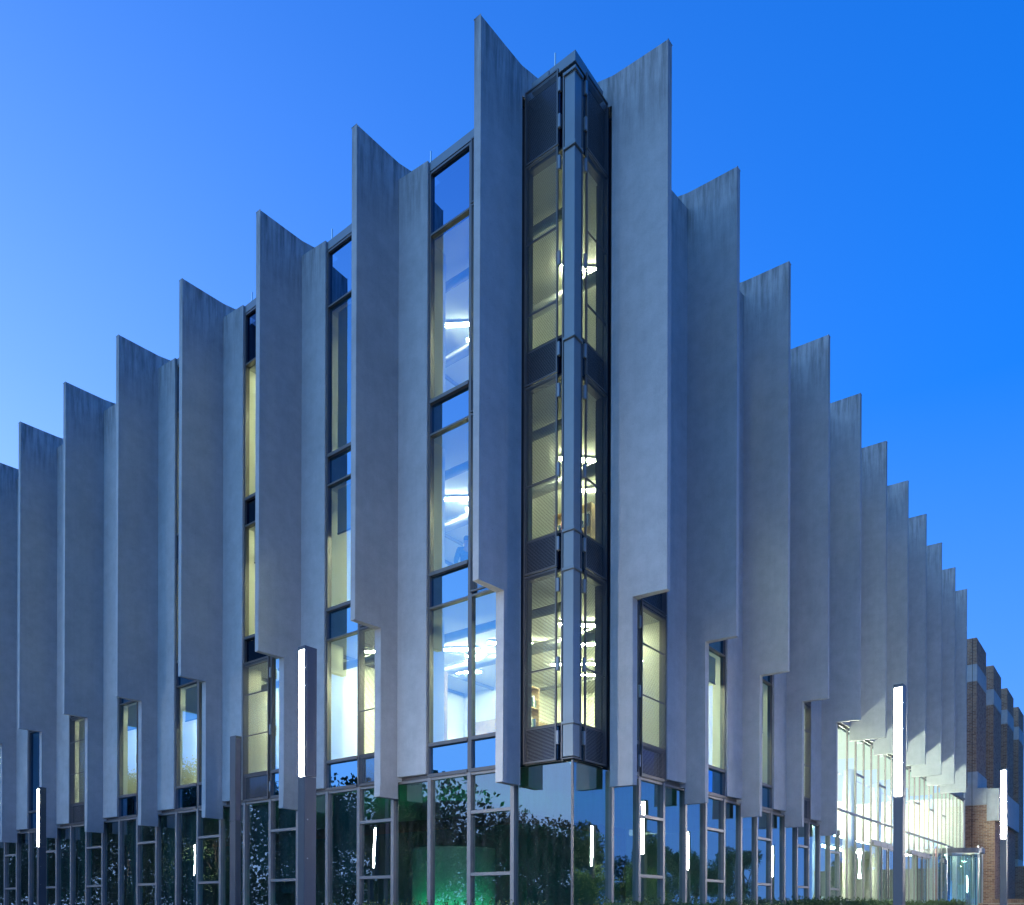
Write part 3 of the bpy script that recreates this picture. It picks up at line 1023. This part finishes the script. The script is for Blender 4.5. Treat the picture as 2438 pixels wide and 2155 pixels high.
per = empty('person', (1.25, 3.88, 9.155))
per.rotation_euler = (0, 0, R(-40))
tag(per, 'person in a blue shirt seated at a desk with their back to the lit window', 'person')
V_ = [(0, 0, .50), (0, .02, .72), (0, .04, .95), (0, .05, 1.08), (0, .06, 1.20), (0, .07, 1.30), (0, .07, 1.38),
      (.19, .05, 1.05), (.25, .20, .82), (.16, .45, .80), (.14, .52, .79),
      (-.19, .05, 1.05), (-.25, .20, .82), (-.16, .45, .80), (-.14, .52, .79),
      (.10, .22, .52), (.12, .46, .50), (.12, .50, .12), (.12, .60, .05),
      (-.10, .22, .52), (-.12, .46, .50), (-.12, .50, .12), (-.12, .60, .05)]
E_ = [(0, 1), (1, 2), (2, 3), (3, 4), (4, 5), (5, 6), (2, 7), (7, 8), (8, 9), (9, 10), (2, 11), (11, 12), (12, 13), (13, 14),
      (0, 15), (15, 16), (16, 17), (17, 18), (0, 19), (19, 20), (20, 21), (21, 22)]
R_ = [(.15, .12), (.14, .10), (.16, .10), .06, .085, .095, .06, .06, .045, .035, .04, .06, .045, .035, .04, .08, .07, .05, .045, .08, .07, .05, .045]
skinned('body', V_, E_, R_, 'skin', per)
skinned('shirt', V_[:4] + V_[7:10] + V_[11:14], [(0, 1), (1, 2), (2, 3), (2, 4), (4, 5), (5, 6), (2, 7), (7, 8), (8, 9)],
        [(.165, .135), (.155, .12), (.175, .12), .065, .075, .06, .05, .075, .06, .05], 'shirt', per)
skinned('hair', [(0, .035, 1.24), (0, .04, 1.32), (0, .065, 1.385)], [(0, 1), (1, 2)], [.085, .10, .075], 'hair', per)
ch = empty('office_chair', (1.25, 3.88, 9.155)); ch.rotation_euler = (0, 0, R(-40))
tag(ch, 'dark blue office chair under the person at the lit window', 'chair')
q = MB(); q.box(-.24, .24, -.22, .26, .36, .415); q.build('seat', 'chair', ch, bevel=.02)
q = MB(); q.box(-.20, .20, -.27, -.225, .50, .80); q.build('backrest', 'chair', ch, bevel=.02)
q = MB(); q.box(-.03, .03, -.26, -.235, .40, .50); q.box(-.03, .03, -.03, .03, .08, .36)
q.build('stem', 'frame', ch)
for i in range(5):
    a = i * 1.2566
    q = MB(); q.tube([(0, 0, .08), (math.cos(a) * .28, math.sin(a) * .28, .04)], .018, 6); q.build('leg', 'frame', ch)
dk = empty('desk', (1.7, 4.43, 9.155)); dk.rotation_euler = (0, 0, R(-40))
tag(dk, 'pale wooden desk in front of the seated person inside the lit office', 'desk')
q = MB(); q.box(-.7, .7, -.3, .4, .70, .735); q.build('desktop', 'wood', dk)
for sx in (-.66, .62):
    for sy in (-.27, .33):
        q = MB(); q.box(sx, sx + .04, sy, sy + .04, 0, .70); q.build('leg', 'white', dk)

# ------------------------------------------------------------------ street lamps
def lamp(u, v, label, lit=True, faces=('-u', '+u'), H=5.63, wu=0.23, wv=0.16):
    o = empty('street_lamp', (u, v, 0))
    tag(o, label, 'street lamp', 'square column street lamps round the building')
    hu, hv = wu / 2, wv / 2
    q = MB(); q.box(-hu, hu, -hv, hv, 0.0, 3.62)
    q.build('column', 'pole', o, bevel=0.006)
    q = MB()
    zl, zh = 3.626, H
    # head: core plus cheeks, the light panels sit in recesses
    q.box(-hu + .035, hu - .035, -hv, hv, zl, zh)
    q.box(-hu, -hu + .033, -hv, hv, zh - .06, zh); q.box(hu - .033, hu, -hv, hv, zh - .06, zh)
    for sx in (-1, 1):
        for sy in (-1, 1):
            x0, x1 = (-hu, -hu + .033) if sx < 0 else (hu - .033, hu)
            y0, y1 = (-hv, -hv + .014) if sy < 0 else (hv - .014, hv)
            q.box(x0, x1, y0, y1, zl, zh - .062)
    q.build('lamp_head', 'pole', o)
    for f in faces:
        q = MB()
        if f == '-u': q.box(-hu + .008, -hu + .034, -hv + .016, hv - .016, zl + .02, zh - .065)
        if f == '+u': q.box(hu - .034, hu - .008, -hv + .016, hv - .016, zl + .02, zh - .065)
        q.build('light_panel', 'led' if lit else 'ledoff', o)
    for z in (0.6, 2.35, 2.95):
        q = MB(); q.box(-hu + .05, -hu + .07, -hv - .006, -hv - .0005, z, z + .02)
        q.build('bolt', 'bracket', o)
    return o
lamp(-5.424, 1.323, 'nearest lit square lamp column, in front of the third fin left of the corner')
l2 = lamp(-2.337, 7.96, 'unlit square lamp column in front of the fourth fin left of the corner', lit=False)
l2.rotation_euler = (0, 0, R(90))
lamp(-1.60, 20.4, 'lit lamp column farthest left, before the seventh fin from the corner', faces=('-u',))
lamp(2.378, -5.456, 'brightest lit lamp column standing before the entrance glazing on the right')
lamp(13.48, -5.79, 'lit lamp column farthest right in front of the brick wall')
lamp(19.6, -11.8, 'lamp column mirrored in the first ground glass pane right of the corner')
lamp(25.1, -9.4, 'lamp column mirrored in the ground glass beneath the second fin right of the corner')
lamp(-13.7, 20.8, 'lamp column mirrored in the ground glass beside the nearest lamp')
lamp(-14.9, 38.7, 'lamp column mirrored in the ground glass left of the unlit lamp column')
lamp(-16.0, -1.0, 'added unseen lamp column on the path to the left behind the camera')  # out of view, added to light the left facade
lamp(36.5, -9.2, 'added unseen lamp column beyond the right edge of the photo, before the garden wall')  # out of view, added to brighten the brick and fin bottoms
lamp(42.0, -5.5, 'added unseen lamp column just beyond the right edge of the photo, beside the brick wall')  # out of view, added to light the brick wall from close by
lamp(1.0, -17.0, 'added unseen lamp column on the path to the right behind the camera')  # out of view, added to lift the lower concrete
lamp(-20.0, 50.0, 'lamp column mirrored in the ground glass at the far left')

# ------------------------------------------------------------------ brick building
bb = empty('brick_building', (45.97, 0, 0))
tag(bb, 'older brown brick building with stepped piers and concrete bands beyond the glass entrance', 'building')
UB = 45.97
def lbox(name, mat, parent, x0, x1, y0, y1, z0, z1, bev=0):
    q = MB(); q.box(x0 - UB, x1 - UB, y0, y1, z0, z1)
    return q.build(name, mat, parent, bevel=bev)
BP, BHt = 0.30, 0.105
def bricks(face, c, a0, a1, z0, z1, off=(0, 0, 0), G=0.018, single=0, parent=None, ex=None):
    """face '-u': plane u=c running along v a0..a1 ; '-v': plane v=c running along u"""
    V2, F2, T2 = [], [], []
    singles = []
    row = 0
    z = z0
    while z + BHt * 0.7 <= z1:
        sft = (row % 2) * BP / 2
        a = a0 - sft
        while a < a1 - 0.01:
            s, e = max(a, a0) + 0.006, min(a + BP - 0.014, a1) - 0.001
            a += BP
            if e - s < 0.04: continue
            zt = min(z + BHt - 0.016, z1)
            pr = G + random.uniform(-0.004, 0.004)
            if face == '-u': p0, p1 = (c - pr, s), (c - 0.0, e)
            rec = (s, e, z, zt, pr)
            singles.append(rec)
        z += BHt; row += 1
    singles_idx = set()
    if single:
        singles_idx = set(sorted(range(len(singles)), key=lambda i: singles[i][2])[:single])
    for i, (s, e, za, zt, pr) in enumerate(singles):
        if face == '-u':
            pts = [(c, s), (c, e), (c - pr, e), (c - pr, s)]
        else:
            pts = [(s, c), (e, c), (e, c - pr), (s, c - pr)]
        if i in singles_idx:
            if e - s > BP - 0.03:
                key = face
                if key not in BR:
                    q = MB()
                    L_ = BP - 0.021
                    if face == '-u': q.box(-0.02, 0.001, 0, L_, 0, BHt - 0.016)
                    else: q.box(0, L_, -0.02, 0.001, 0, BHt - 0.016)
                    ob = q.build('brick', 'brick', parent); BR[key] = ob
                else:
                    ob = BR[key].copy(); col.objects.link(ob); ob.parent = parent
                if face == '-u': ob.location = Vector((c, s, za)) - Vector(off)
                else: ob.location = Vector((s, c, za)) - Vector(off)
                continue
        b = len(V2)
        for zz in (za, zt):
            for (x, y) in pts: V2.append((x - off[0], y - off[1], zz - off[2]))
        t = random.random()
        for f in ((2, 3, 7, 6), (0, 3, 2, 1), (4, 5, 6, 7), (1, 2, 6, 5), (3, 0, 4, 7)):
            F2.append(tuple(b + k for k in f)); T2.append(t)
    me = bpy.data.meshes.new('brickwork'); me.from_pydata(V2, [], F2)
    me.materials.append(M['brick'])
    at = me.attributes.new('tone', 'FLOAT', 'FACE')
    at.data.foreach_set('value', T2)
    bm = bmesh.new(); bm.from_mesh(me); bmesh.ops.recalc_face_normals(bm, faces=bm.faces); bm.to_mesh(me); bm.free()
    o = bpy.data.objects.new('brickwork', me); col.objects.link(o)
    if parent: o.parent = parent
    o['kind'] = 'stuff'
    return o
BR = {}
OB = (UB, 0, 0)
PTW, PSP = 3.95, 7.48
for i in range(4):
    u0 = UB + PSP * i
    pr_ = lbox('pier', 'mortar', bb, u0, u0 + PTW, -0.5, 3.2, 0.02, 19.12)
    lbox('concrete_band', 'conc2', bb, u0 - 0.035, u0 + PTW + .02, -0.54, 3.18, 16.32, 17.42, 0.01)
    bricks('-u', u0, -0.5, 3.2, 17.43, 19.13, OB, parent=bb)
    bricks('-v', -0.5, u0, u0 + PTW, 17.43, 19.13, OB, parent=bb)
    bricks('-u', u0, -0.5, 3.2, 9.5 if i == 0 else 6.0, 16.3, OB, parent=bb)
    bricks('-v', -0.5, u0, u0 + PTW, 9.5 if i == 0 else 6.0, 16.3, OB, parent=bb)
lbox('rear_wall', 'mortar', bb, UB + 0.2, UB + PSP * 4, 3.22, 3.6, 0.0, 16.0)
# podium block
lbox('podium', 'mortar', bb, UB, UB + 10.4, -1.54, 3.19, 0.0, 8.33)
bricks('-u', UB, -1.54, 1.0, 0.02, 8.32, OB, single=150, parent=bb)
bricks('-v', -1.54, UB, UB + 10.4, 0.02, 7.25, OB, parent=bb)
lbox('lintel', 'conc2', bb, UB - 0.03, UB + 3.9, -1.10, 3.0, 8.34, 9.42, 0.01)
lbox('concrete_block', 'conc2', bb, UB - 0.045, UB + 10.45, -1.80, -1.105, 7.27, 9.33, 0.01)
lbox('concrete_box', 'conc2', bb, UB - 0.04, UB + 3.98, -0.58, 0.0, 9.43, 10.5, 0.01)
lbox('expansion_joint', 'dark', bb, UB - 0.055, UB - 0.02, -0.285, -0.262, 0.1, 19.1)
# lower wing to the right behind the garden
lbox('side_wing', 'mortar', bb, UB + 14, UB + 30, -14.0, -0.6, 0.0, 5.0)
bricks('-u', UB + 14, -14.0, -0.6, 0.02, 5.0, OB, parent=bb)

gw = empty('garden_wall', (38.0, -3.0, 0))
tag(gw, 'low brick garden wall with an upright brick course on top at the far right', 'wall')
OG = (38.0, -3.0, 0)
q = MB(); q.box(0, 0.22, -9.0, 1.25, 0, 1.98); q.build('wall_core', 'mortar', gw)
bricks('-u', 38.0, -12.0, -1.75, 0.9, 1.98, OG, single=120, parent=gw)
# upright header course
hp = None
for i in range(90):
    if hp is None:
        q = MB(); q.box(-0.03, 0.25, 0, 0.085, 0, 0.2); hp = q.build('coping_brick', 'brick', gw, bevel=0.004); ob = hp
    else:
        ob = hp.copy(); col.objects.link(ob); ob.parent = gw
    ob.location = (random.uniform(-.004, .004), -9.0 + i * 0.105 + 0.1, 1.985)
bo = empty('white_post', (34.0, -5.3, 0))
tag(bo, 'slim white post with a flat cap in front of the garden wall', 'post')
q = MB(); q.box(-.07, .07, -.07, .07, 0, 2.28); q.build('shaft', 'white', bo, bevel=.01)
q = MB(); q.box(-.085, .085, -.085, .085, 2.285, 2.33); q.build('cap', 'white', bo, bevel=.01)
st = empty('tree_stake', (37.0, -6.6, 0))
tag(st, 'round pale wooden stake beside the young tree by the garden wall', 'stake')
q = MB(); q.tube([(0, 0, 0), (0, 0, 2.9)], .07, 10); q.build('pole', 'wood', st)
q = MB(); q.tube([(0, 0, 2.4), (0, 0, 2.46)], .08, 10); q.build('tie', 'dark', st)

# ------------------------------------------------------------------ plants
def crown_mesh(name, mat, n, rx, rz, leaf, seed, hollow=0.35, blobs=14):
    rng = random.Random(seed)
    V2, F2 = [], []
    bl = []
    for i in range(blobs):
        a = rng.uniform(0, 6.283); r_ = rng.uniform(0.15, 0.8) * rx; z = rng.uniform(-0.75, 0.8) * rz
        r_ *= math.sqrt(max(0.1, 1 - (z / rz) ** 2))
        bl.append((math.cos(a) * r_, math.sin(a) * r_, z, rng.uniform(0.25, 0.45) * rx))
    for i in range(n):
        bx, by, bz, br = bl[rng.randrange(blobs)]
        d = Vector((rng.gauss(0, 1), rng.gauss(0, 1), rng.gauss(0, 0.8))).normalized()
        p = Vector((bx, by, bz)) + d * br * rng.uniform(hollow, 1.12) ** 0.6
        nrm = Vector((rng.gauss(0, 1), rng.gauss(0, 1), rng.gauss(0.5, 0.8))).normalized()
        a = nrm.orthogonal().normalized(); b = nrm.cross(a)
        t = rng.uniform(0, 3.14); a, b = a * math.cos(t) + b * math.sin(t), b * math.cos(t) - a * math.sin(t)
        s = leaf * rng.uniform(0.6, 1.3)
        k = len(V2)
        V2 += [tuple(p - a * s), tuple(p + b * s * 0.55 + nrm * s * .15), tuple(p + a * s), tuple(p - b * s * 0.55 + nrm * s * .15)]
        F2.append((k, k + 1, k + 2, k + 3))
    me = bpy.data.meshes.new(name); me.from_pydata(V2, [], F2); me.materials.append(M[mat])
    return me, bl
def tree(u, v, H, rx, mat, label, cat='tree', seed=1, leaf=0.11, n=5200, group=None, trunk=0.16, low=0.35):
    o = empty('leafy_tree', (u, v, 0))
    rz = H * (1 - low) / 2
    zc = H - rz
    key = (mat, seed, round(H, 1))
    me, bl = crown_mesh('crown', mat, n, rx, rz, leaf, seed)
    c = bpy.data.objects.new('crown', me); col.objects.link(c); c.parent = o; c.location = (0, 0, zc)
    rng = random.Random(seed)
    q = MB()
    q.tube([(0, 0, 0), (.05, .03, H * .25), (-.04, .02, zc * .8), (0, 0, zc + rz * .5)], [trunk, trunk * .8, trunk * .6, trunk * .2], 9)
    for b in bl[:9]:
        z0 = rng.uniform(zc * .55, zc + .2 * rz)
        q.tube([(0, 0, z0), (b[0] * .5, b[1] * .5, (z0 + zc + b[2]) / 2 + .1), (b[0], b[1], zc + b[2])], [trunk * .4, trunk * .25, trunk * .08], 6)
    q.build('trunk', 'bark', o, smooth=True)
    tag(o, label, cat, group)
    return o
ORD = ['first', 'second', 'third', 'fourth', 'fifth', 'sixth', 'seventh', 'eighth', 'ninth', 'tenth', 'eleventh', 'twelfth', 'thirteenth', 'fourteenth', 'fifteenth', 'sixteenth']
gL = 'trees mirrored in the glass left of the corner'
i = 0
for j, (u, v, H, rx) in enumerate(((-19, 14, 5.4, 3.0), (-22, 19, 6.4, 3.4), (-18, 23, 7.8, 3.2), (-22, 27, 9.6, 4.0), (-18, 31, 9, 3.6), (-22, 36, 11, 4.4), (-17, 40, 9.5, 3.8), (-20, 46, 12, 4.6), (-17, 52, 11, 4.2), (-22, 59, 13, 5), (-18, 66, 13, 5), (-21, 76, 14, 6), (-18, 88, 14, 6), (-22, 102, 16, 7))):
    tree(u, v, H, rx, 'leafd', 'dark leafy tree across the path, %s from the corner among those mirrored on the left' % ORD[j], seed=20 + i % 7, group=gL, leaf=0.105, n=15000, low=0.08)
    i += 1
for j, (u, v, H, rx) in enumerate(((13.5, -13.5, 8.2, 2.4), (22, -15.5, 6.8, 2.6), (29, -14, 6.2, 2.6), (33, -26, 8.5, 3.5), (38, -15, 6.0, 2.4), (50, -17, 6.5, 2.6))):
    tree(u, v, H, rx, 'leafd', 'leafy tree beyond the path, %s among those mirrored in the right hand glass' % ORD[j], seed=40 + i, group='trees mirrored in the glass right of the corner', leaf=0.085, n=12000)
    i += 1
for j, (u, v, H, rx) in enumerate(((17.5, -11.6, 3.2, 1.5), (20.5, -12.6, 3.5, 1.7), (23.5, -12.0, 3.8, 1.7), (27.5, -11.8, 3.5, 1.7))):
    o = tree(u, v, H, rx, 'leafl', 'bright green bush, %s from the corner among those mirrored low on the right' % ORD[j], seed=60 + i, cat='bush', group='bushes mirrored in the glass right of the corner', leaf=0.07, trunk=.06, low=0.02, n=7000)
    o.name = 'bush'
    i += 1
t_ = tree(44.0, -6.3, 5.7, 1.75, 'leafd', 'small dark green tree behind the garden wall at the far right edge', seed=91, leaf=0.12, n=5200, trunk=.08, low=.38)

# far wood behind the mirrored trees on the left
rngw = random.Random(77)
V2, F2 = [], []
for i in range(46000):
    v = rngw.uniform(24, 150); u = -30 + rngw.gauss(0, 1.6) - 3.0 * noise.noise(Vector((v * .12, 0, 5)))
    top = 9.5 + 0.035 * v + 2.2 * noise.noise(Vector((v * .16, 1, 2))) + 1.1 * noise.noise(Vector((v * .7, 4, 2)))
    if v < 30: top *= max(0.55, (v - 16) / 14)
    z = rngw.uniform(0, 1) ** 0.8 * top
    p = Vector((u, v, z)); s_ = rngw.uniform(.13, .30)
    nrm = Vector((rngw.gauss(.6, 1), rngw.gauss(0, 1), rngw.gauss(.4, .8))).normalized()
    a_ = nrm.orthogonal().normalized(); b_ = nrm.cross(a_)
    t = rngw.uniform(0, 3.14); a_, b_ = a_ * math.cos(t) + b_ * math.sin(t), b_ * math.cos(t) - a_ * math.sin(t)
    k = len(V2); V2 += [tuple(p - a_ * s_), tuple(p + b_ * s_ * .6), tuple(p + a_ * s_), tuple(p - b_ * s_ * .6)]
    F2.append((k, k + 1, k + 2, k + 3))
me = bpy.data.meshes.new('wood'); me.from_pydata(V2, [], F2); me.materials.append(M['leafd'])
wo = bpy.data.objects.new('wood', me); col.objects.link(wo)
tag(wo, 'dense dark wood mirrored behind the single trees in the left ground floor glass', 'wood', kind='stuff')

def hedge(name, x0, x1, y0, y1, zt, n, label, seed, leaf=0.045, group='clipped hedges at the foot of the glass'):
    rng = random.Random(seed)
    V2, F2 = [], []
    def leafq(p, s, up=0.5):
        nrm = Vector((rng.gauss(0, 1), rng.gauss(0, 1), rng.gauss(up, 0.7))).normalized()
        a = nrm.orthogonal().normalized(); b = nrm.cross(a)
        t = rng.uniform(0, 3.14); a, b = a * math.cos(t) + b * math.sin(t), b * math.cos(t) - a * math.sin(t)
        k = len(V2)
        V2.extend([tuple(p - a * s), tuple(p + b * s * .5), tuple(p + a * s), tuple(p - b * s * .5)])
        F2.append((k, k + 1, k + 2, k + 3))
    for i in range(n):
        x, y = rng.uniform(x0, x1), rng.uniform(y0, y1)
        h = zt + 0.10 * noise.noise(Vector((x * 1.3, y * 1.3, 3))) + 0.05 * noise.noise(Vector((x * 5, y * 5, 7)))
        z = h - abs(rng.gauss(0, 0.12))
        leafq(Vector((x, y, z)), leaf * rng.uniform(.6, 1.3))
    for i in range(int(n * 0.25)):
        side = rng.random() < .5
        if x1 - x0 > y1 - y0: x, y = rng.uniform(x0, x1), (y0 if side else y1) + rng.gauss(0, .04)
        else: x, y = (x0 if side else x1) + rng.gauss(0, .04), rng.uniform(y0, y1)
        leafq(Vector((x, y, rng.uniform(0.1, zt))), leaf * 1.2)
    # shoots standing up
    for i in range(int(n / 90)):
        x, y = rng.uniform(x0, x1), rng.uniform(y0, y1)
        h = rng.uniform(.06, .24); lx, ly = rng.gauss(0, .06), rng.gauss(0, .06)
        for j in range(int(h / 0.028)):
            t = j * 0.028 / h
            leafq(Vector((x + lx * t + rng.gauss(0, .012), y + ly * t + rng.gauss(0, .012), zt + h * t)), leaf * .7)
    me = bpy.data.meshes.new('foliage'); me.from_pydata(V2, [], F2); me.materials.append(M['hedge'])
    o = empty(name, (0, 0, 0))
    f = bpy.data.objects.new('foliage', me); col.objects.link(f); f.parent = o
    q = MB(); q.box(x0 + .12, x1 - .12, y0 + .12, y1 - .12, 0.02, zt - .22); q.build('branches', 'soil', o)
    tag(o, label, 'hedge', group)
    return o
hedge('hedge', -0.6, 10.5, -1.55, -0.6, 1.66, 20000, 'low dark clipped hedge running from the corner to the fourth fin on the right', 3)
hedge('hedge', 10.7, 27.5, -1.7, -0.6, 1.82, 24000, 'higher clipped hedge before the entrance glass, cut by the brightest lamp column', 4, .06)
hedge('hedge', 28.3, 31.0, -2.2, -1.0, 1.95, 5000, 'short rounded end of hedge just right of the brightest lamp column', 5, .07)
hedge('hedge', -1.5, -0.5, -0.4, 6.0, 1.60, 10000, 'low hedge whose tips just show at the foot of the glass left of the corner', 6)

# ------------------------------------------------------------------ ground
def sheet(name, mat, x0, x1, y0, y1, z):
    q = MB(); q.quad((x0, y0, z), (x1, y0, z), (x1, y1, z), (x0, y1, z))
    o = q.build(name, mat, fix=False); tag(o, kind='structure'); return o
sheet('ground', 'grass', -600, 700, -600, 700, -0.03)
sheet('path', 'paving', -12.0, 75, -9.5, -1.9, 0.004)
sheet('path', 'paving', -12.0, -1.9, -1.9, 110, 0.008)
sheet('planting_bed', 'soil', -1.9, 45, -1.9, 0.0, 0.0)
sheet('planting_bed', 'soil', -1.9, 0.0, 0.0, 40, 0.0)
sheet('road', 'asph', -60, -28, -200, 300, -0.02)
